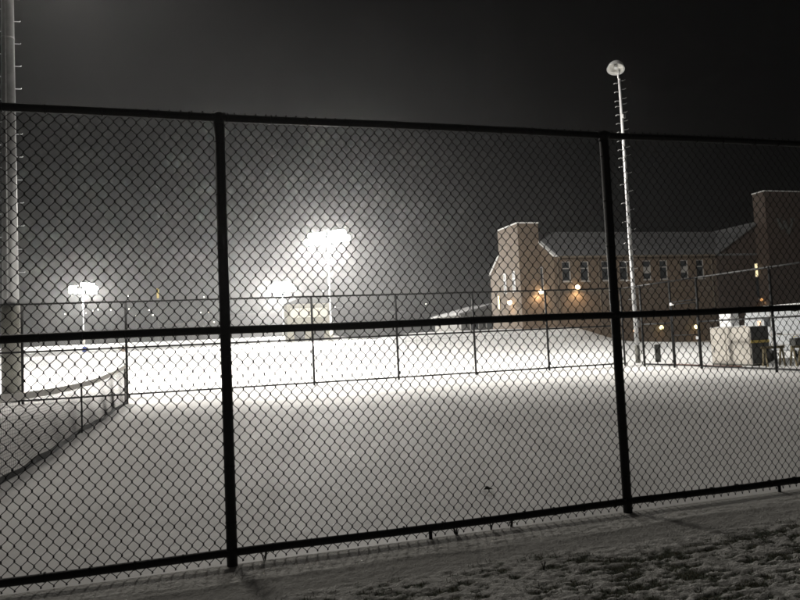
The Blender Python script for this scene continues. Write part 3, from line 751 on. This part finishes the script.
def bush(x, y, h, label):
    rnd = random.Random(9); g = tz(x, y); b = MB()
    for k in range(26):
        a = rnd.uniform(0, 6.28); sp = rnd.uniform(.3, 1.5)*h
        p1 = Vector((x+math.cos(a)*sp*.4, y+math.sin(a)*sp*.4, g+h*rnd.uniform(.2, .5))); p2 = Vector((x+math.cos(a)*sp, y+math.sin(a)*sp, g+h*rnd.uniform(.5, 1)))
        b.tube([(x, y, g-.1), p1, p2], [.05, .03, .012], 5)
        for q in range(3): b.tube([p1.lerp(p2, .3*q+.2), p1.lerp(p2, .3*q+.2)+Vector((rnd.uniform(-.4, .4), rnd.uniform(-.4, .4), rnd.uniform(.1, .4)))*h*.6], [.02, .008], 4)
    return tag(b.build('bare_bush', M['bark']), label, 'bush')
bush(-14.4, 118, 1.4, 'bare twiggy bush poking from the bright field left of the near post')
fp = thing('foul_pole', 'thin yellow foul pole beyond the field left of the near post', 'foul pole', (-16.31, 215, tz(-16.31, 215)))
MB().tube([(0, 0, -.2), (0, 0, 19.5-tz(-16.31, 215))], [.07, .05], 10).build('pole', M['bin'], fp)
MB().box((-.32, -.12, 14.0), (.32, .12, 17.0)).build('wing', M['yellow'], fp)
sh = thing('pavilion', 'pale two storey pavilion with a dim yellow lit upper window band below the middle floodlights', 'pavilion', (16.2, 152, tz(20, 152)))
gz = tz(20, 152)
b = MB(); b.box((0, 0, -.5), (10, 6, 8.6)); b.build('wall', M['pavwall'], sh)
b = MB(); b.prism([(-.6, 8.603), (10.6, 8.603), (5, 10.6)], 'y', -.6, 6.6); b.build('roof', M['annexroof'], sh)
wf = MB().box((.7, -.08, 5.4), (9.3, -.003, 7.7)).build('window', M['pavwall'], sh)
for x in (.8, 2.95, 5.1, 7.25): MB().box((x, -.11, 5.5), (x+2.0, -.083, 7.6)).build('pane', M['win_glow'], wf)
for x in (1.5, 6.0):
    dr = MB().box((x, -.07, -.3), (x+2.4, -.003, 2.6)).build('door', M['annexroof'], sh); MB().box((x+2.1, -.1, 1.0), (x+2.2, -.073, 1.2)).build('handle', M['galv'], dr)
# distant street lamps on the hillside
rnd = random.Random(4)
LAMPS = [(86, 313), (93, 311), (98, 309.5), (111, 310), (129, 309), (136, 316), (149, 310), (153, 315), (65, 314), (201, 312.5), (209, 312), (214, 322), (128, 296), (204, 297), (323, 291), (330, 296), (413, 318), (426, 304), (451, 313), (457, 313), (490, 317), (40, 334), (75, 333), (335, 307)]
def ray(x, y): return (fw + rt*((x-400)/F_PX) - up*((y-300)/F_PX))
proto = None
desc = ['on the dim hillside', 'in the fog']
HILL = lambda x, y: tz(x, y)
for i, (x, y) in enumerate(LAMPS):
    Y = rnd.uniform(262, 330); d_ = ray(x, y); d_ = d_*(Y/d_.y); px3 = Vector((0, 0, CAM_Z))+d_
    if proto is None:
        proto = thing('street_lamp', '', 'street lamp'); MB().tube([(0, 0, -14), (0, 0, -.35)], .06, 6).build('post', M['bin'], proto)
        b = MB(); n_ = 10; vs = []
        for j in range(5):
            ph = -math.pi/2+math.pi*j/4
            for k in range(n_): vs.append((math.cos(ph)*math.cos(k*2*math.pi/n_)*.22, math.cos(ph)*math.sin(k*2*math.pi/n_)*.22, math.sin(ph)*.22))
        b.add(vs, [(j*n_+k, j*n_+(k+1) % n_, (j+1)*n_+(k+1) % n_, (j+1)*n_+k) for j in range(4) for k in range(n_)], True); b.build('lamp_globe', M['lamp_small'], proto)
        o = proto
    else: o = copy_tree(proto)
    o.location = px3; s_ = rnd.uniform(.7, 1.2); o.scale = (s_, s_, 1)
    side = 'left of the near fence post' if x < 215 else ('near the middle floodlight' if x < 380 else 'left of the brick building')
    o['label'] = 'tiny distant street lamp glowing in the fog ' + side
    o['group'] = 'distant street lamps ' + side

# low wooded hill behind everything
hx = np.linspace(-420, 420, 90); hy = np.linspace(250, 440, 30)
grid_mesh('hill', hx, hy, lambda X, Y: -2+ (14+5*np.sin(X*.012+1)+3*np.sin(X*.031))*sst(252, 350, Y) + 2*(fbm(X+500, Y, .05, 3)-.5), mat('dark hillside', (.05, .05, .048), .9))

# ---------------------------------------------------------------- haze
hz = MB().box((-430, -40, -3), (430, 445, 26)).build('haze', None or M['snow'], None)
hm = bpy.data.materials.new('haze air'); hm.use_nodes = True; nt = hm.node_tree
for n_ in list(nt.nodes):
    if n_.type == 'BSDF_PRINCIPLED': nt.nodes.remove(n_)
pv = nt.nodes.new('ShaderNodeVolumePrincipled'); pv.inputs['Color'].default_value = (.93, .94, .95, 1)
pv.inputs['Density'].default_value = .00041; pv.inputs['Anisotropy'].default_value = .8; pv.inputs['Density Attribute'].default_value = ''
nt.links.new(pv.outputs[0], nt.nodes['Material Output'].inputs['Volume']); hm.cycles.homogeneous_volume = True
hz.data.materials.clear(); hz.data.materials.append(hm); hz.display_type = 'WIRE'
tag(hz, kind='stuff', label='thin winter mist glowing round the floodlights', cat='haze')

# ---------------------------------------------------------------- lights
spot('flood_light', (20.9-.8, 121-1.6, 20.0), (19, 97, 0), 245000, 92, 1, 1.4)
spot('flood_light', (20.9-1.6, 121-.6, 20.0), (-9, 100, 0), 310000, 82, 1, 1.4)
spot('flood_light', (24.2-1.2, 240-1.5, 21.6), (6, 215, 0), 340000, 112, 1, 1.5)
spot('flood_light', (-38.5+.8, 221-1.5, 21.0), (-28, 190, 0), 105000, 96, 1, 1.5)
spot('flood_light', (LP[0]+.3, LP[1]+1.6, 20.3), (7.5, 41, 0), 100000, 130, 1, .9)
spot('flood_light', (LP[0]-.5, LP[1]+1.5, 20.3), (-13, 66, 0), 90000, 80, 1, .8)
spot('flood_light', (LP[0]+1.6, LP[1]+.9, 20.3), (18, 25.5, 3), 34000, 56, 1, .7)
for hx_, hy_, hz_, pw in ((20.2, 119.6, 20.0, 235000), (23.4, 238.6, 21.6, 350000), (-37.9, 219.6, 21.0, 120000)):
    spot('flood_light', (hx_, hy_, hz_), (hx_-.5, hy_-3, 0), pw, 178, 1, 2.2)
# the bank of lamps tilted over the court: as long as the cross arm that carries them
ad = bpy.data.lights.new('flood_light', 'AREA'); ad.shape = 'RECTANGLE'; ad.size = 4.6; ad.size_y = .7; ad.energy = 1650; ad.color = (1, .95, .87); ad.spread = R(150)
ao = bpy.data.objects.new('flood_light', ad); COL.objects.link(ao); ao.location = (LP[0]+.2, LP[1]+1.1, 20.2)
ao.rotation_euler = (Vector((2.5, 8, 0))-ao.location).to_track_quat('-Z', 'Y').to_euler()

w = bpy.data.worlds.new('World'); S.world = w; w.use_nodes = True; nt = w.node_tree
bg = nt.nodes['Background']; sky = nt.nodes.new('ShaderNodeTexSky'); sky.sky_type = 'NISHITA'; sky.sun_disc = False
SUN_EL, SUN_AZ = R(58), R(-18)
sky.sun_elevation = SUN_EL; sky.sun_rotation = SUN_AZ; sky.air_density = 1.0; sky.dust_density = 4.0
hs = nt.nodes.new('ShaderNodeHueSaturation'); hs.inputs['Saturation'].default_value = .12
nt.links.new(sky.outputs[0], hs.inputs['Color'])
tcw = nt.nodes.new('ShaderNodeTexCoord'); cn = nt.nodes.new('ShaderNodeTexNoise'); cn.inputs['Scale'].default_value = 2.6; cn.inputs['Detail'].default_value = 7; cn.inputs['Distortion'].default_value = .6
nt.links.new(tcw.outputs['Generated'], cn.inputs['Vector'])
cm = nt.nodes.new('ShaderNodeMapRange'); cm.inputs['From Min'].default_value = .3; cm.inputs['From Max'].default_value = .7; cm.inputs['To Min'].default_value = .45; cm.inputs['To Max'].default_value = 1.5
nt.links.new(cn.outputs['Fac'], cm.inputs['Value'])
mx = nt.nodes.new('ShaderNodeMix'); mx.data_type = 'RGBA'; mx.blend_type = 'MULTIPLY'; mx.inputs[0].default_value = 1
nt.links.new(hs.outputs[0], mx.inputs[6]); nt.links.new(cm.outputs[0], mx.inputs[7]); nt.links.new(mx.outputs[2], bg.inputs['Color'])
bg.inputs['Strength'].default_value = .00017
sd = bpy.data.lights.new('sky_glow', 'SUN'); sd.energy = .10; sd.angle = R(110); sd.color = (1, .95, .88)
so = bpy.data.objects.new('sky_glow', sd); COL.objects.link(so)
sv = Vector((math.sin(SUN_AZ)*math.cos(SUN_EL), math.cos(SUN_AZ)*math.cos(SUN_EL), math.sin(SUN_EL)))
so.rotation_euler = (-sv).to_track_quat('-Z', 'Y').to_euler(); so.location = (0, 0, 20)

# ---------------------------------------------------------------- render settings
S.view_settings.view_transform = 'Standard'; S.view_settings.look = 'None'; S.view_settings.exposure = 0; S.view_settings.gamma = 1
S.view_settings.use_curve_mapping = False
c_ = S.cycles
c_.filter_width = 1.7; c_.max_bounces = 5; c_.diffuse_bounces = 2; c_.glossy_bounces = 2; c_.transmission_bounces = 2; c_.volume_bounces = 1
c_.use_light_tree = True; c_.use_denoising = True; c_.sample_clamp_indirect = 5
c_.caustics_reflective = False; c_.caustics_refractive = False
